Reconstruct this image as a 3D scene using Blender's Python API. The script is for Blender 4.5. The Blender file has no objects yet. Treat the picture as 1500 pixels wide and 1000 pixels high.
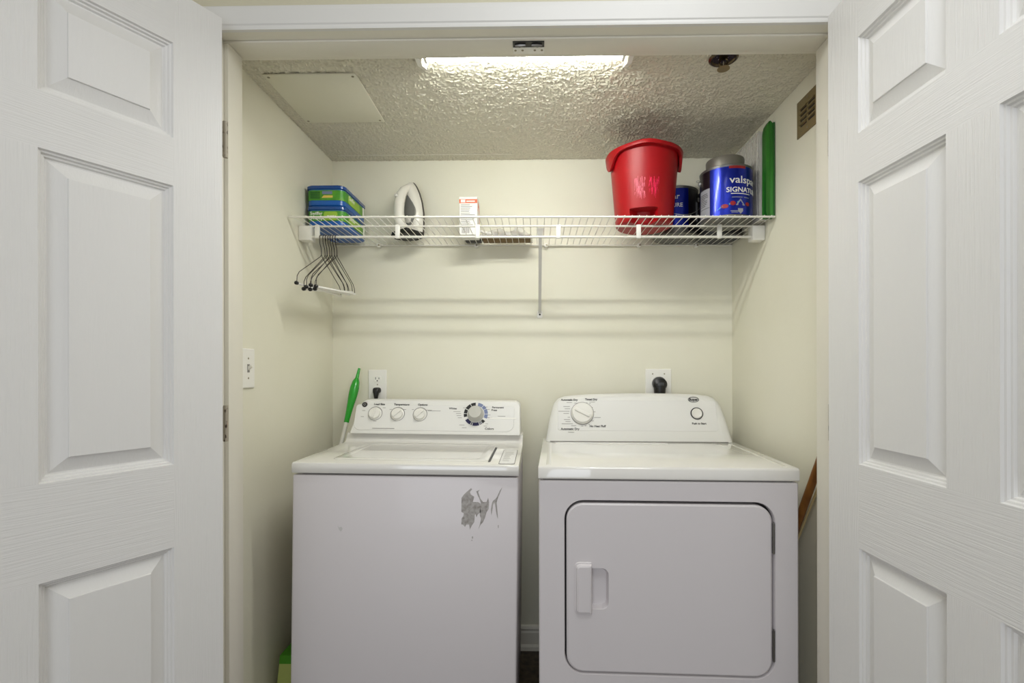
import bpy, bmesh, math, random
from math import sin, cos, pi, radians as R
from mathutils import Vector, Matrix, noise

random.seed(4)
S = bpy.context.scene
COL = S.collection

# ------------------------------------------------------------------ camera
cam_d = bpy.data.cameras.new('camera')
cam = bpy.data.objects.new('camera', cam_d)
COL.objects.link(cam)
cam.location = (0, 0, 1.195)
cam.rotation_euler = (Matrix.Rotation(R(.93), 3, 'Z') @ Matrix.Rotation(R(90), 3, 'X')
                      @ Matrix.Rotation(-.002, 3, 'Z')).to_euler()
cam_d.sensor_width = 36
cam_d.lens = 730 / 1500 * 36
cam_d.shift_x = -23 / 1500
cam_d.shift_y = 43 / 1500
cam_d.clip_start = .02
S.camera = cam

# ------------------------------------------------------------------ light of the hallway
world = bpy.data.worlds.new('hallway_daylight')
S.world = world
world.use_nodes = True
world.node_tree.nodes['Background'].inputs[0].default_value = (1.0, .975, .96, 1)
world.node_tree.nodes['Background'].inputs[1].default_value = .62

def area(name, loc, target, sx, sy, power, color):
    d = bpy.data.lights.new(name, 'AREA')
    d.shape = 'RECTANGLE'; d.size = sx; d.size_y = sy; d.energy = power; d.color = color
    o = bpy.data.objects.new(name, d); COL.objects.link(o)
    o.location = loc
    o.rotation_euler = (Vector(target) - Vector(loc)).to_track_quat('-Z', 'Y').to_euler()
    return o
area('hallway_fill_light', (-.7, -2.6, 1.15), (.25, 1.3, .9), 1.6, 1.9, 27, (.82, .89, 1.0))  # added soft fill from behind the camera, an assumed source
area('hallway_ceiling_light', (.24, .52, 2.44), (.16, .72, 0), .8, .5, 8.5, (.95, .97, 1.0))

S.view_settings.view_transform = 'Standard'
S.view_settings.look = 'None'
S.view_settings.gamma = 1
S.view_settings.use_curve_mapping = False
S.view_settings.exposure = 0.14
TUBE_STRENGTH = 50

# ------------------------------------------------------------------ materials
def lin(c):
    c = c / 255
    return c / 12.92 if c <= .04045 else ((c + .055) / 1.055) ** 2.4
def rgb(r, g, b): return (lin(r), lin(g), lin(b), 1)

def mat(name, c, rough=.5, metal=0, spec=.5, coat=0, alpha=1, bump=None, vary=None, emit=0, trans=0):
    m = bpy.data.materials.new(name); m.use_nodes = True
    nt = m.node_tree; p = nt.nodes['Principled BSDF']
    p.inputs['Base Color'].default_value = rgb(*c)
    p.inputs['Roughness'].default_value = rough
    p.inputs['Metallic'].default_value = metal
    p.inputs['Specular IOR Level'].default_value = spec
    p.inputs['Coat Weight'].default_value = coat
    p.inputs['Coat Roughness'].default_value = .08
    p.inputs['Alpha'].default_value = alpha
    p.inputs['Transmission Weight'].default_value = trans
    if emit:
        p.inputs['Emission Color'].default_value = rgb(*c)
        p.inputs['Emission Strength'].default_value = emit
    tc = nt.nodes.new('ShaderNodeTexCoord')
    def nz(scale, detail, dist=0, rot=None):
        mp = nt.nodes.new('ShaderNodeMapping'); mp.inputs['Scale'].default_value = scale
        n = nt.nodes.new('ShaderNodeTexNoise'); n.inputs['Scale'].default_value = 1
        n.inputs['Detail'].default_value = detail; n.inputs['Distortion'].default_value = dist
        nt.links.new(tc.outputs['Object'], mp.inputs['Vector'])
        nt.links.new(mp.outputs['Vector'], n.inputs['Vector'])
        return n
    if bump:
        scale, detail, strength, dist_m, wob = bump
        n = nz(scale, detail, wob)
        b = nt.nodes.new('ShaderNodeBump')
        b.inputs['Strength'].default_value = strength; b.inputs['Distance'].default_value = dist_m
        nt.links.new(n.outputs['Fac'], b.inputs['Height'])
        nt.links.new(b.outputs['Normal'], p.inputs['Normal'])
    if vary:
        scale, c2, lo, hi = vary
        n = nz(scale, 4)
        rp = nt.nodes.new('ShaderNodeValToRGB')
        rp.color_ramp.elements[0].position = lo; rp.color_ramp.elements[0].color = rgb(*c)
        rp.color_ramp.elements[1].position = hi; rp.color_ramp.elements[1].color = rgb(*c2)
        nt.links.new(n.outputs['Fac'], rp.inputs['Fac'])
        nt.links.new(rp.outputs['Color'], p.inputs['Base Color'])
    return m

M = {}
M['wall'] = mat('cream_wall_paint', (228, 225, 207), .55, bump=((60, 60, 60), 3, .12, .002, 0), vary=((3, 3, 3), (224, 221, 201), .35, .7))
M['ceiling'] = mat('cream_textured_ceiling_paint', (220, 215, 197), .18, spec=.6)
M['hall_wall'] = mat('hall_wall_paint', (205, 200, 176), .6, bump=((80, 80, 80), 2, .1, .002, 0))
M['trim'] = mat('white_trim_paint', (226, 222, 208), .4, spec=.4)
M['casing'] = mat('white_casing_paint', (222, 221, 216), .4, spec=.4)
DOORC = (225, 224, 221)
M['grain_v'] = mat('white_door_vertical_grain', DOORC, .42, spec=.4, bump=((330, 330, 9), 4, .55, .0018, .3))
M['grain_h'] = mat('white_door_horizontal_grain', DOORC, .42, spec=.4, bump=((9, 330, 330), 4, .45, .0018, .3))
M['grain_p'] = mat('white_door_panel_grain', DOORC, .42, spec=.4, bump=((120, 120, 14), 3, .30, .0016, 1.2))
M['floor'] = mat('dark_mottled_vinyl', (84, 70, 52), .5, vary=((40, 40, 40), (46, 38, 28), .35, .65), bump=((60, 60, 60), 4, .2, .003, 0))
M['enamel'] = mat('white_enamel', (216, 211, 212), .45, spec=.5, coat=.15, bump=((500, 500, 500), 2, .035, .001, 0))
M['enamel_top'] = mat('white_glossy_enamel', (226, 224, 218), .06, spec=.5, coat=.6)
M['console'] = mat('white_console_plastic', (224, 223, 217), .30)
M['fascia'] = mat('white_fascia', (225, 224, 219), .22, coat=.2)
M['knob'] = mat('white_knob_plastic', (226, 224, 216), .28)
M['knob_grey'] = mat('grey_white_knob_plastic', (188, 187, 178), .32)
M['black'] = mat('black_plastic', (16, 15, 14), .4)
M['gap_dark'] = mat('dark_gap_shade', (20, 19, 19), .7)  # near-black put into gaps in place of their shade
M['print'] = mat('dark_print', (50, 48, 46), .6)
M['print_soft'] = mat('grey_print', (135, 132, 126), .6)
M['navy'] = mat('navy_print', (28, 26, 74), .5)
M['slate'] = mat('slate_blue_print', (112, 124, 158), .5)
M['steel'] = mat('hinge_steel', (120, 118, 114), .35, metal=.9)
M['wire'] = mat('white_coated_wire', (228, 225, 214), .35)
M['brace'] = mat('pale_grey_brace', (216, 214, 206), .4)
M['white'] = mat('white_plastic', (236, 234, 226), .35)
M['whitepaper'] = mat('white_card', (238, 236, 230), .65)
M['hanger'] = mat('dark_hanger_wire', (46, 36, 28), .4, metal=.4)
M['red'] = mat('red_plastic', (156, 4, 15), .42, spec=.4)
M['scuff'] = mat('pale_red_scuff', (240, 120, 140), .6)
M['scuff2'] = mat('bright_red_scuff', (240, 40, 90), .6)
M['blue'] = mat('blue_tub_plastic', (20, 88, 168), .3)
M['blue_dark'] = mat('dark_blue_lid_plastic', (20, 70, 138), .25, coat=.3)
M['green'] = mat('green_label', (66, 142, 34), .45, vary=((18, 18, 18), (120, 176, 40), .45, .75))
M['green_dark'] = mat('dark_green_print', (24, 86, 26), .5)
M['lime'] = mat('lime_print', (152, 190, 60), .5)
M['yellow'] = mat('yellow_print', (226, 196, 96), .5)
M['iron_white'] = mat('white_iron_shell', (226, 223, 212), .25, coat=.2)
M['iron_grey'] = mat('grey_iron_inset', (122, 122, 118), .4)
M['soleplate'] = mat('dark_soleplate_metal', (92, 86, 80), .35, metal=.7)
M['orange'] = mat('orange_print', (214, 108, 70), .55)
M['can_blue'] = mat('metallic_blue_label', (5, 32, 152), .28, metal=.6, coat=.25, bump=((140, 140, 140), 3, .25, .002, 0))
M['can_black'] = mat('black_can_label', (18, 15, 22), .35, coat=.3)
M['can_red'] = mat('dark_red_print', (150, 22, 28), .4)
M['can_cyan'] = mat('cyan_print', (60, 150, 190), .45)
M['can_metal'] = mat('tin_metal', (176, 176, 172), .35, metal=.8)
M['can_tin_shaded'] = mat('shaded_tin', (112, 112, 108), .4, metal=.7)  # tin darkened to carry the shadow on the can bottoms
M['can_grey'] = mat('grey_print_panel', (150, 152, 158), .5)
M['can_dark'] = mat('charcoal_can', (62, 64, 66), .5)
M['tub_grey'] = mat('grey_metal_tub', (120, 116, 106), .42, metal=.35)
M['film'] = mat('clear_plastic_film', (226, 224, 216), .10, alpha=.42, bump=((30, 30, 12), 3, .9, .01, 1))
M['bagpaper'] = mat('folded_white_sheet', (232, 228, 216), .7, bump=((40, 40, 14), 3, .8, .012, 1))
M['folder'] = mat('green_folder_plastic', (40, 122, 26), .4, vary=((60, 60, 2), (16, 80, 14), .4, .6))
M['tan'] = mat('tan_card', (120, 96, 58), .7)
M['handle_green'] = mat('green_handle_plastic', (20, 150, 30), .25, coat=.4)
M['handle_white'] = mat('pale_grey_pole', (214, 212, 202), .3)
M['wood'] = mat('brown_varnished_wood', (150, 98, 40), .4, bump=((60, 60, 6), 4, .3, .002, .5), vary=((40, 40, 4), (118, 72, 26), .35, .7))
M['wood_pale'] = mat('pale_wood_edge', (208, 188, 138), .5)
M['brass'] = mat('antique_brass', (138, 122, 84), .4, metal=.35)
M['chrome_dark'] = mat('dark_chrome', (96, 84, 66), .25, metal=.9)
M['boxgreen'] = mat('green_box_card', (70, 148, 22), .6)
M['boxlime'] = mat('pale_lime_box_card', (182, 196, 112), .6)
M['peel'] = mat('bare_grey_primer', (176, 172, 168), .6, vary=((90, 90, 90), (138, 132, 126), .42, .72))
M['smudge'] = mat('grey_smudge', (196, 194, 192), .5)
M['tube'] = mat('lit_fluorescent_tube', (249, 251, 245), .4, emit=TUBE_STRENGTH)
M['rust'] = mat('painted_rusty_hinge', (168, 160, 142), .5, vary=((150, 150, 60), (60, 44, 30), .56, .66))
M['screw'] = mat('screw_head', (150, 142, 120), .4, metal=.3)

# ------------------------------------------------------------------ mesh helpers
class MB:
    """collects geometry, links it as ONE mesh object"""
    def __init__(s): s.v = []; s.f = []; s.m = []; s.sm = []
    def add(s, vs, fs, mi=0, smooth=False):
        o = len(s.v); s.v += [tuple(v) for v in vs]
        for f in fs: s.f.append(tuple(i + o for i in f)); s.m.append(mi); s.sm.append(smooth)
        return s
    def box(s, x0, x1, y0, y1, z0, z1, bev=0, mi=0, seg=2):
        if bev <= 0:
            vs = [(x, y, z) for x in (x0, x1) for y in (y0, y1) for z in (z0, z1)]
            return s.add(vs, [(0, 1, 3, 2), (4, 6, 7, 5), (0, 4, 5, 1), (2, 3, 7, 6), (0, 2, 6, 4), (1, 5, 7, 3)], mi)
        bm = bmesh.new(); bmesh.ops.create_cube(bm, size=1)
        for v in bm.verts:
            v.co = (x0 + (v.co.x + .5) * (x1 - x0), y0 + (v.co.y + .5) * (y1 - y0), z0 + (v.co.z + .5) * (z1 - z0))
        bmesh.ops.bevel(bm, geom=bm.edges[:], offset=bev, segments=seg, profile=.5, affect='EDGES')
        bm.verts.index_update()
        s.add([v.co[:] for v in bm.verts], [[v.index for v in f.verts] for f in bm.faces], mi, True)
        bm.free(); return s
    def loft(s, rings, cap0=True, cap1=True, mi=0, smooth=True, closed=True):
        n = len(rings[0]); vs = [p for r in rings for p in r]; fs = []
        for a in range(len(rings) - 1):
            for i in range(n if closed else n - 1):
                j = (i + 1) % n
                fs.append((a * n + i, a * n + j, (a + 1) * n + j, (a + 1) * n + i))
        s.add(vs, fs, mi, smooth)
        if cap0: s.add(rings[0], [tuple(reversed(range(n)))], mi)
        if cap1: s.add(rings[-1], [tuple(range(n))], mi)
        return s
    def tube(s, pts, r, n=8, mi=0, cyclic=False):
        pts = [Vector(p) for p in pts]; rings = []
        N = len(pts); up = None
        for i, p in enumerate(pts):
            a = pts[i - 1] if (i > 0 or cyclic) else p
            b = pts[(i + 1) % N] if (i < N - 1 or cyclic) else p
            t = (b - a).normalized()
            if up is None:
                up = t.orthogonal().normalized()
            up = (up - t * up.dot(t)).normalized()
            w = t.cross(up)
            rr = r[i] if isinstance(r, (list, tuple)) else r
            rings.append([p + (up * cos(2 * pi * k / n) + w * sin(2 * pi * k / n)) * rr for k in range(n)])
        if cyclic: rings.append(rings[0]); return s.loft(rings, False, False, mi)
        return s.loft(rings, True, True, mi)
    def lathe(s, prof, c=(0, 0, 0), axis='z', n=32, mi=0, cap0=True, cap1=True, smooth=True):
        rings = []
        for r, h in prof:
            ring = []
            for k in range(n):
                a = 2 * pi * k / n; x, y = r * cos(a), r * sin(a)
                if axis == 'z': q = (x, y, h)
                elif axis == '-y': q = (x, -h, y)
                else: q = (h, x, y)
                ring.append((q[0] + c[0], q[1] + c[1], q[2] + c[2]))
            rings.append(ring)
        return s.loft(rings, cap0, cap1, mi, smooth)
    def prism(s, poly, fn, d0, d1, mi=0):
        """2-D polygon poly extruded from depth d0 to d1; fn(u, v, d) -> point"""
        n = len(poly)
        a = [fn(u, v, d0) for u, v in poly]; b = [fn(u, v, d1) for u, v in poly]
        s.add(a + b, [tuple(range(n)), tuple(reversed(range(n, 2 * n)))] + [(i, n + i, n + (i + 1) % n, (i + 1) % n) for i in range(n)], mi)
        return s
    def arc(s, c, r, t0, t1, z0, z1, n=24, th=.0006, mi=0):
        vs = []; fs = []
        for k in range(n + 1):
            t = R(t0 + (t1 - t0) * k / n)
            for rr, z in ((r, z0), (r + th, z0), (r + th, z1), (r, z1)):
                vs.append((c[0] + rr * cos(t), c[1] + rr * sin(t), z))
        for k in range(n):
            for q in range(4): fs.append((k * 4 + q, k * 4 + (q + 1) % 4, k * 4 + 4 + (q + 1) % 4, k * 4 + 4 + q))
        fs += [(3, 2, 1, 0), (n * 4, n * 4 + 1, n * 4 + 2, n * 4 + 3)]
        return s.add(vs, fs, mi, False)
    def build(s, name, mats, parent=None, loc=None, rot=None):
        me = bpy.data.meshes.new(name)
        me.from_pydata(s.v, [], s.f)
        for m in (mats if isinstance(mats, (list, tuple)) else [mats]): me.materials.append(m)
        me.polygons.foreach_set('material_index', s.m)
        me.polygons.foreach_set('use_smooth', s.sm)
        bm = bmesh.new(); bm.from_mesh(me)
        bmesh.ops.recalc_face_normals(bm, faces=bm.faces[:]); bm.to_mesh(me); bm.free()
        if any(s.sm): me.set_sharp_from_angle(angle=R(38))
        return link(name, me, parent, loc, rot)

def link(name, data, parent=None, loc=None, rot=None):
    o = bpy.data.objects.new(name, data); COL.objects.link(o)
    if parent: o.parent = parent
    if loc: o.location = loc
    if rot: o.rotation_euler = rot
    return o
def tag(o, label=None, cat=None, group=None, kind=None):
    if label: o['label'] = label
    if cat: o['category'] = cat
    if group: o['group'] = group
    if kind: o['kind'] = kind
    return o
def thing(name, label, cat, loc=(0, 0, 0), rot=(0, 0, 0), group=None, kind=None):
    o = link(name, None, None, loc, rot); o.empty_display_size = .05
    return tag(o, label, cat, group, kind)
def copy_tree(o, parent=None):
    c = o.copy(); COL.objects.link(c); c.parent = parent
    for ch in list(o.children): copy_tree(ch, c)
    return c
def rrect(x0, x1, z0, z1, r, k=6):
    """rounded rectangle, counter-clockwise list of (x, z); r one radius or four (br, tr, tl, bl)"""
    rs = r if isinstance(r, (list, tuple)) else (r, r, r, r); pts = []
    for (cx, cz, a0), q in zip(((x1, z0, -90), (x1, z1, 0), (x0, z1, 90), (x0, z0, 180)), rs):
        sx = -1 if cx == x1 else 1; sz = -1 if cz == z1 else 1
        for i in range(k + 1):
            a = R(a0 + 90 * i / k)
            pts.append((cx + sx * q + q * cos(a), cz + sz * q + q * sin(a)))
    return pts
def plate(mb, x0, x1, z0, z1, r, yf, yb, edge=.002, mi=0, k=6):
    """rounded plate facing -y: front at yf, back at yb, softened front edge"""
    a = rrect(x0, x1, z0, z1, r, k); e = edge
    rr = [max(q - e, .0004) for q in (r if isinstance(r, (list, tuple)) else (r,) * 4)]
    b = rrect(x0 + e, x1 - e, z0 + e, z1 - e, rr, k)
    rings = [[(x, yb, z) for x, z in a], [(x, yf + e, z) for x, z in a],
             [(x * .7 + u * .3, yf + e * .3, z * .7 + w * .3) for (x, z), (u, w) in zip(a, b)], [(x, yf, z) for x, z in b]]
    return mb.loft(rings, True, True, mi)
def text_mesh(body, size, align='LEFT', depth=.0003, bold=0.0, spacing=1.0):
    cu = bpy.data.curves.new('lettering', 'FONT'); cu.body = body; cu.size = size
    cu.align_x = align; cu.extrude = depth; cu.resolution_u = 3; cu.offset = bold; cu.space_character = spacing
    o = bpy.data.objects.new('tmp', cu); COL.objects.link(o)
    me = bpy.data.meshes.new_from_object(o.evaluated_get(bpy.context.evaluated_depsgraph_get()))
    bpy.data.objects.remove(o); bpy.data.curves.remove(cu)
    return me
def lettering(body, size, m, parent, loc, rot=(R(90), 0, 0), align='CENTER', bold=0.0, sx=1.0, name='lettering'):
    me = text_mesh(body, size, align, bold=bold); me.materials.clear(); me.materials.append(m)
    o = link(name, me, parent, loc, rot); o.scale = (sx, 1, 1); return o
def bent_lettering(body, size, m, parent, c, r, theta, z, align='LEFT', bold=0.0, sx=1.0):
    me = text_mesh(body, size, align, .0004, bold); me.materials.clear(); me.materials.append(m)
    bm = bmesh.new(); bm.from_mesh(me)
    bmesh.ops.triangulate(bm, faces=bm.faces[:])
    for v in bm.verts:
        t = R(theta) + v.co.x * sx / r; rr = r + .0006 + v.co.z
        v.co = (c[0] + rr * cos(t), c[1] + rr * sin(t), z + v.co.y)
    bm.to_mesh(me); bm.free()
    return link('lettering', me, parent)
XY = lambda u, v, d: (u, v, d)

# ------------------------------------------------------------------ the setting
XL, XR, YB, ZC = -.879, .839, 2.143, 2.105
YF = 1.385                     # inner face of the front wall
def struct(name, mb, m, label, cat):
    return tag(mb.build(name, m), label, cat, kind='structure')
struct('floor', MB().box(-2.4, 2.4, -3.2, YB + .05, -.05, 0), M['floor'], 'dark brown mottled floor under the washer and dryer', 'floor')
struct('wall_back', MB().box(XL - .05, XR + .05, YB, YB + .05, 0, ZC + .1), M['wall'], 'cream painted back wall of the laundry closet', 'wall')
struct('wall_left', MB().box(XL - .05, XL, YF, YB, 0, ZC + .1), M['wall'], 'cream left side wall of the closet with the light switch', 'wall')
struct('wall_right', MB().box(XR, XR + .05, YF, YB, 0, ZC + .1), M['wall'], 'cream right side wall of the closet with the brass grille', 'wall')
JL, JR = -.822, .774           # rebate faces of the jamb
ZH = 2.067
fw = MB()
fw.box(-2.4, JL - .02, 1.27, YF, 0, 2.6); fw.box(JR + .02, 2.4, 1.27, YF, 0, 2.6); fw.box(JL - .02, JR + .02, 1.27, YF, ZH + .02, 2.6)
struct('wall_front', fw, M['hall_wall'], 'beige hall wall around the closet opening', 'wall')

struct('ceiling', MB().box(-2.4, 2.4, -3.2, 1.27, 2.46, 2.5), M['hall_wall'], 'plain pale ceiling of the hall in front of the closet', 'ceiling')
# textured ceiling: real relief
cb = MB(); nx, ny = 560, 248
y0c = YF
for j in range(ny + 1):
    y = y0c + (YB - y0c) * j / ny
    for i in range(nx + 1):
        x = XL + (XR - XL) * i / nx
        a = noise.noise((x * 84, y * 84, 3.1)); b = noise.noise((x * 150, y * 150, 9.7)); c = noise.noise((x * 30, y * 30, 1.7))
        h = max(0, min(1, (1 - abs(a) * 3.2) * .75 + b * .45 + c * .3))
        cb.v.append((x, y, ZC - .0040 * h * h * (3 - 2 * h)))
for j in range(ny):
    for i in range(nx):
        q = j * (nx + 1) + i
        cb.f.append((q, q + 1, q + nx + 2, q + nx + 1))
cb.m = [0] * len(cb.f); cb.sm = [True] * len(cb.f)
ceil = cb.build('ceiling', M['ceiling'])
tag(ceil, 'cream textured ceiling of the laundry closet', 'ceiling', kind='structure')
cs = MB().box(XL, XR, YF, YB, ZC + .003, ZC + .06).build('ceiling_board', M['ceiling'], ceil)

st = MB().box(-.83, -.10, 2.083, 2.0885, ZC - .0035, ZC, .0012)
struct('trim_1', st, M['trim'], 'thin pale tape ridge on the ceiling near the back wall', 'trim')

# baseboards
def bb_profile(): return [(0, 0), (.017, 0), (.017, .016), (.011, .026), (.011, .074), (.0075, .082), (.0105, .09), (.006, .10), (0, .104)]
def baseboard(name, fn, L0, L1, label):
    b = MB(); b.prism(bb_profile(), fn, L0, L1); struct(name, b, M['trim'], label, 'baseboard')
baseboard('baseboard_back', lambda u, v, d: (d, YB - u, v), XL + .02, XR - .02, 'cream moulded baseboard along the back wall')
baseboard('baseboard_left', lambda u, v, d: (XL + u, d, v), YF, YB - .02, 'cream moulded baseboard along the left closet wall')
baseboard('baseboard_right', lambda u, v, d: (XR - u, d, v), YF, YB - .02, 'cream moulded baseboard along the right closet wall')

# door frame: jambs, stops, casing
jm = thing('trim_2', 'painted door jamb and stop lining the closet opening', 'door frame', (0, 1.27, 0), kind='structure')
SL, SR, ZS = JL + .012, JR - .012, ZH - .0055
y = lambda Y: Y - 1.27
MB().box(JL - .02, JL, 0, y(YF), 0, ZH, .001).build('side_jamb', M['trim'], jm)
MB().box(JR, JR + .02, 0, y(YF), 0, ZH, .001).build('side_jamb', M['trim'], jm)
MB().box(JL - .02, JR + .02, 0, y(YF), ZH, ZH + .02).build('head_jamb', M['trim'], jm)
ZS = 2.0535 + .008
MB().box(JL, SL, y(1.302), y(1.366), 0, ZS, .0015).build('side_stop', M['trim'], jm)
MB().box(SR, JR, y(1.302), y(1.366), 0, ZS, .0015).build('side_stop', M['trim'], jm)
MB().box(JL, JR, y(1.302), y(1.366), ZS, ZH, .0015).build('head_stop', M['trim'], jm)
cz = thing('trim_3', 'white profiled casing around the closet opening', 'door casing', (0, 1.27, 0), kind='structure')
prof = [(0, 0), (0, -.0095), (.004, -.0105), (.010, -.0105), (.013, -.013), (.045, -.0165), (.055, -.0165), (.058, -.014), (.058, 0)]
def casing_piece(nm, pts2, end0, end1):
    b = MB(); n = len(prof); a = [pts2(u, d, 0) for u, d in prof]; c = [pts2(u, d, 1) for u, d in prof]
    b.add(a + c, [tuple(range(n)), tuple(reversed(range(n, 2 * n)))] + [(i, n + i, n + (i + 1) % n, (i + 1) % n) for i in range(n)])
    b.build(nm, M['casing'], cz)
casing_piece('head_casing', lambda u, d, e: ((JL - u) if e == 0 else (JR + u), d, ZH + u), 0, 1)
casing_piece('side_casing', lambda u, d, e: (JL - u, d, 0 if e == 0 else ZH + u), 0, 1)
casing_piece('side_casing', lambda u, d, e: (JR + u, d, 0 if e == 0 else ZH + u), 0, 1)

# ---------------------------------------------------------------- six-panel doors
W, DT = .77, .035
XS = [0, .1075, .3355, .4345, .6625, .77]
ZS_ = [.012, .25, .796, .984, 1.617, 1.726, 1.942, 2.064]
def make_door(name, label, corner, d, s):
    """corner: visible hinge corner, d: direction of the leaf, s=+1 visible face on local +y else -y"""
    root = thing(name, label, 'door', (corner[0], corner[1], 0), (0, 0, math.atan2(d[1], d[0])), kind='structure')
    f, bk = 0.0, -s * DT
    ya, yb = min(f, bk), max(f, bk)
    for a, b in ((0, 1), (4, 5)):
        MB().box(XS[a], XS[b], ya, yb, ZS_[0], ZS_[7]).build('stile', M['grain_v'], root)
    for a in (0, 2, 4, 6):
        MB().box(XS[1], XS[4], ya, yb, ZS_[a], ZS_[a + 1]).build('rail', M['grain_h'], root)
    for a in (1, 3, 5):
        MB().box(XS[2], XS[3], ya, yb, ZS_[a], ZS_[a + 1]).build('mullion', M['grain_v'], root)
    PR = [(0, 0), (.0020, .0048), (.0055, .0054), (.0075, .0098), (.0110, .0104), (.0135, .0145), (.0165, .0148), (.044, .0036), (.0446, .0010), (.0456, .0006)]
    for a in (1, 3, 5):
        for c in (1, 3):
            b = MB()
            for face, sg in ((f, -s), (bk, s)):
                rings = []
                for i, dp in PR:
                    x0, x1, z0, z1 = XS[c] + i, XS[c + 1] - i, ZS_[a] + i, ZS_[a + 1] - i
                    yy = face + sg * dp
                    rings.append([(x0, yy, z0), (x1, yy, z0), (x1, yy, z1), (x0, yy, z1)])
                b.loft(rings, False, True, smooth=False)
            b.build('panel', M['grain_p'], root)
    for zc in (1.775, 1.065, .25):                     # butt hinges
        h = MB()
        yk = -s * .016
        h.tube([(-.0165, yk, zc - .045), (-.0165, yk, zc + .045)], .0058, 10)
        h.box(-.0022, -.0006, min(-s * .004, -s * .032), max(-s * .004, -s * .032), zc - .043, zc + .043); h.box(-.0165, -.0006, yk - .0009, yk + .0009, zc - .043, zc + .043)
        hh = h.build('hinge', M['rust'], root)
        hh['label'] = 'painted butt hinge worn to rust'
        for q in (-.028, 0, .028):
            MB().lathe([(.0035, 0), (.003, .001)], (-.0022, -s * .026, zc + q), axis='x', n=8).build('screw', M['screw'], hh)
    return root
make_door('door_1', 'white six-panel door swung open at the left of the closet', (-.770, 1.213), (-.488, -.873), 1)
make_door('door_2', 'white six-panel door swung open at the right of the closet', (.720, 1.237), (.038, -.999), -1)

# ---------------------------------------------------------------- fluorescent light
L = thing('fluorescent_light', 'slim white fluorescent ceiling light with a glowing tube behind the door head', 'light', (-.031, 1.41, ZC))
tb = MB(); tb.tube([(-.278, -.006, -.0215), (.278, -.006, -.0215)], .0112, 16); tb.build('tube', M['tube'], L)['label'] = 'glowing white tube'
ld = bpy.data.lights.new('tube_glow', 'AREA'); ld.shape = 'RECTANGLE'; ld.size = .55; ld.size_y = .018; ld.energy = 3.2; ld.color = (.98, .985, .965)
lo_ = link('tube_glow', ld, L, (0, -.004, -.0345), (R(14), 0, 0))
MB().box(-.302, .302, -.0245, -.0190, -.030, -.0005, .001).build('housing', M['white'], L)
for sx in (-1, 1):
    b = MB(); b.prism([(-.020, -.0005), (-.020, -.036), (.016, -.034), (.085, -.0045), (.085, -.0005)], lambda u, v, d: (d, u, v), sx * .293, sx * .306)
    b.build('end_cap', M['white'], L)
    MB().box(sx * .279 - .004, sx * .279 + .004, -.0185, .006, -.034, -.001, .001).build('lamp_holder', M['white'], L)

# ---------------------------------------------------------------- washer
WA = thing('washing_machine', 'white top-loading washer with peeled paint on its front at the left', 'washer', (-.41, 1.51, 0), (0, .0130, 0))
b = MB(); b.box(-.345, .345, 0, .54, .045, .8755, .006, seg=3); b.build('cabinet', M['enamel'], WA)
MB().box(-.33, .33, .03, .53, .868, .89).build('seam', M['gap_dark'], WA)['label'] = 'dark seam under the top'
for sx in (-.29, .29):
    for yy in (.06, .48):
        MB().lathe([(.022, 0), (.022, .012), (.012, .016), (.012, .05)], (sx, yy, 0), n=14).build('foot', M['black'], WA)
# the top: side profile swept across, with soft side edges
pt = [(-.002, .8815), (-.0045, .886), (-.0045, .907), (-.002, .912), (.003, .9140), (.20, .9140), (.405, .9145), (.425, .920), (.438, .934), (.446, .949), (.54, .949), (.54, .8815)]
b = MB(); rings = []
for x, ins in ((-.347, .004), (-.3462, .0012), (-.343, 0), (-.30, 0), (.30, 0), (.343, 0), (.3462, .0012), (.347, .004)):
    rings.append([(x, yy + (ins if yy < .5 else -ins), (zz - ins if zz > .9 else zz + ins * .3)) for yy, zz in pt])
b.loft(rings); b.build('top', M['enamel_top'], WA)
# lid
b = MB(); ring = lambda r_, z: [(x, yy, z) for x, yy in r_]
b.loft([ring(rrect(-.245, .245, .050, .400, .02), .9135), ring(rrect(-.245, .245, .050, .400, .02), .9155), ring(rrect(-.243, .243, .052, .398, .018), .9168),
        ring(rrect(-.225, .225, .075, .385, .03), .9168), ring(rrect(-.215, .215, .085, .375, .03), .9155)])
lid = b.build('lid', M['enamel_top'], WA)
MB().box(.2475, .2555, .045, .335, .9132, .9146).build('lid_slot', M['black'], WA)['label'] = 'black slot beside the lid'
lb = thing_part = MB(); lb.loft([ring(rrect(.283, .333, .012, .285, .008), .9141), ring(rrect(.283, .333, .012, .285, .008), .9146)])
lo = lb.build('instruction_label', M['print'], WA)
lb = MB(); lb.loft([ring(rrect(.2845, .3315, .0165, .2805, .007), .9146), ring(rrect(.2845, .3315, .0165, .2805, .007), .9149)])
lw = lb.build('label_face', M['fascia'], lo); lw['label'] = 'white face of the instruction label'
b = MB()
for k in range(9):
    zz = .06 + k * .021; w = random.uniform(.018, .032)
    b.box(.292, .292 + w, zz, zz + .004, .9149, .9151)
tag(b.build('print_line', M['print_soft'], lo), kind='stuff')
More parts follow.
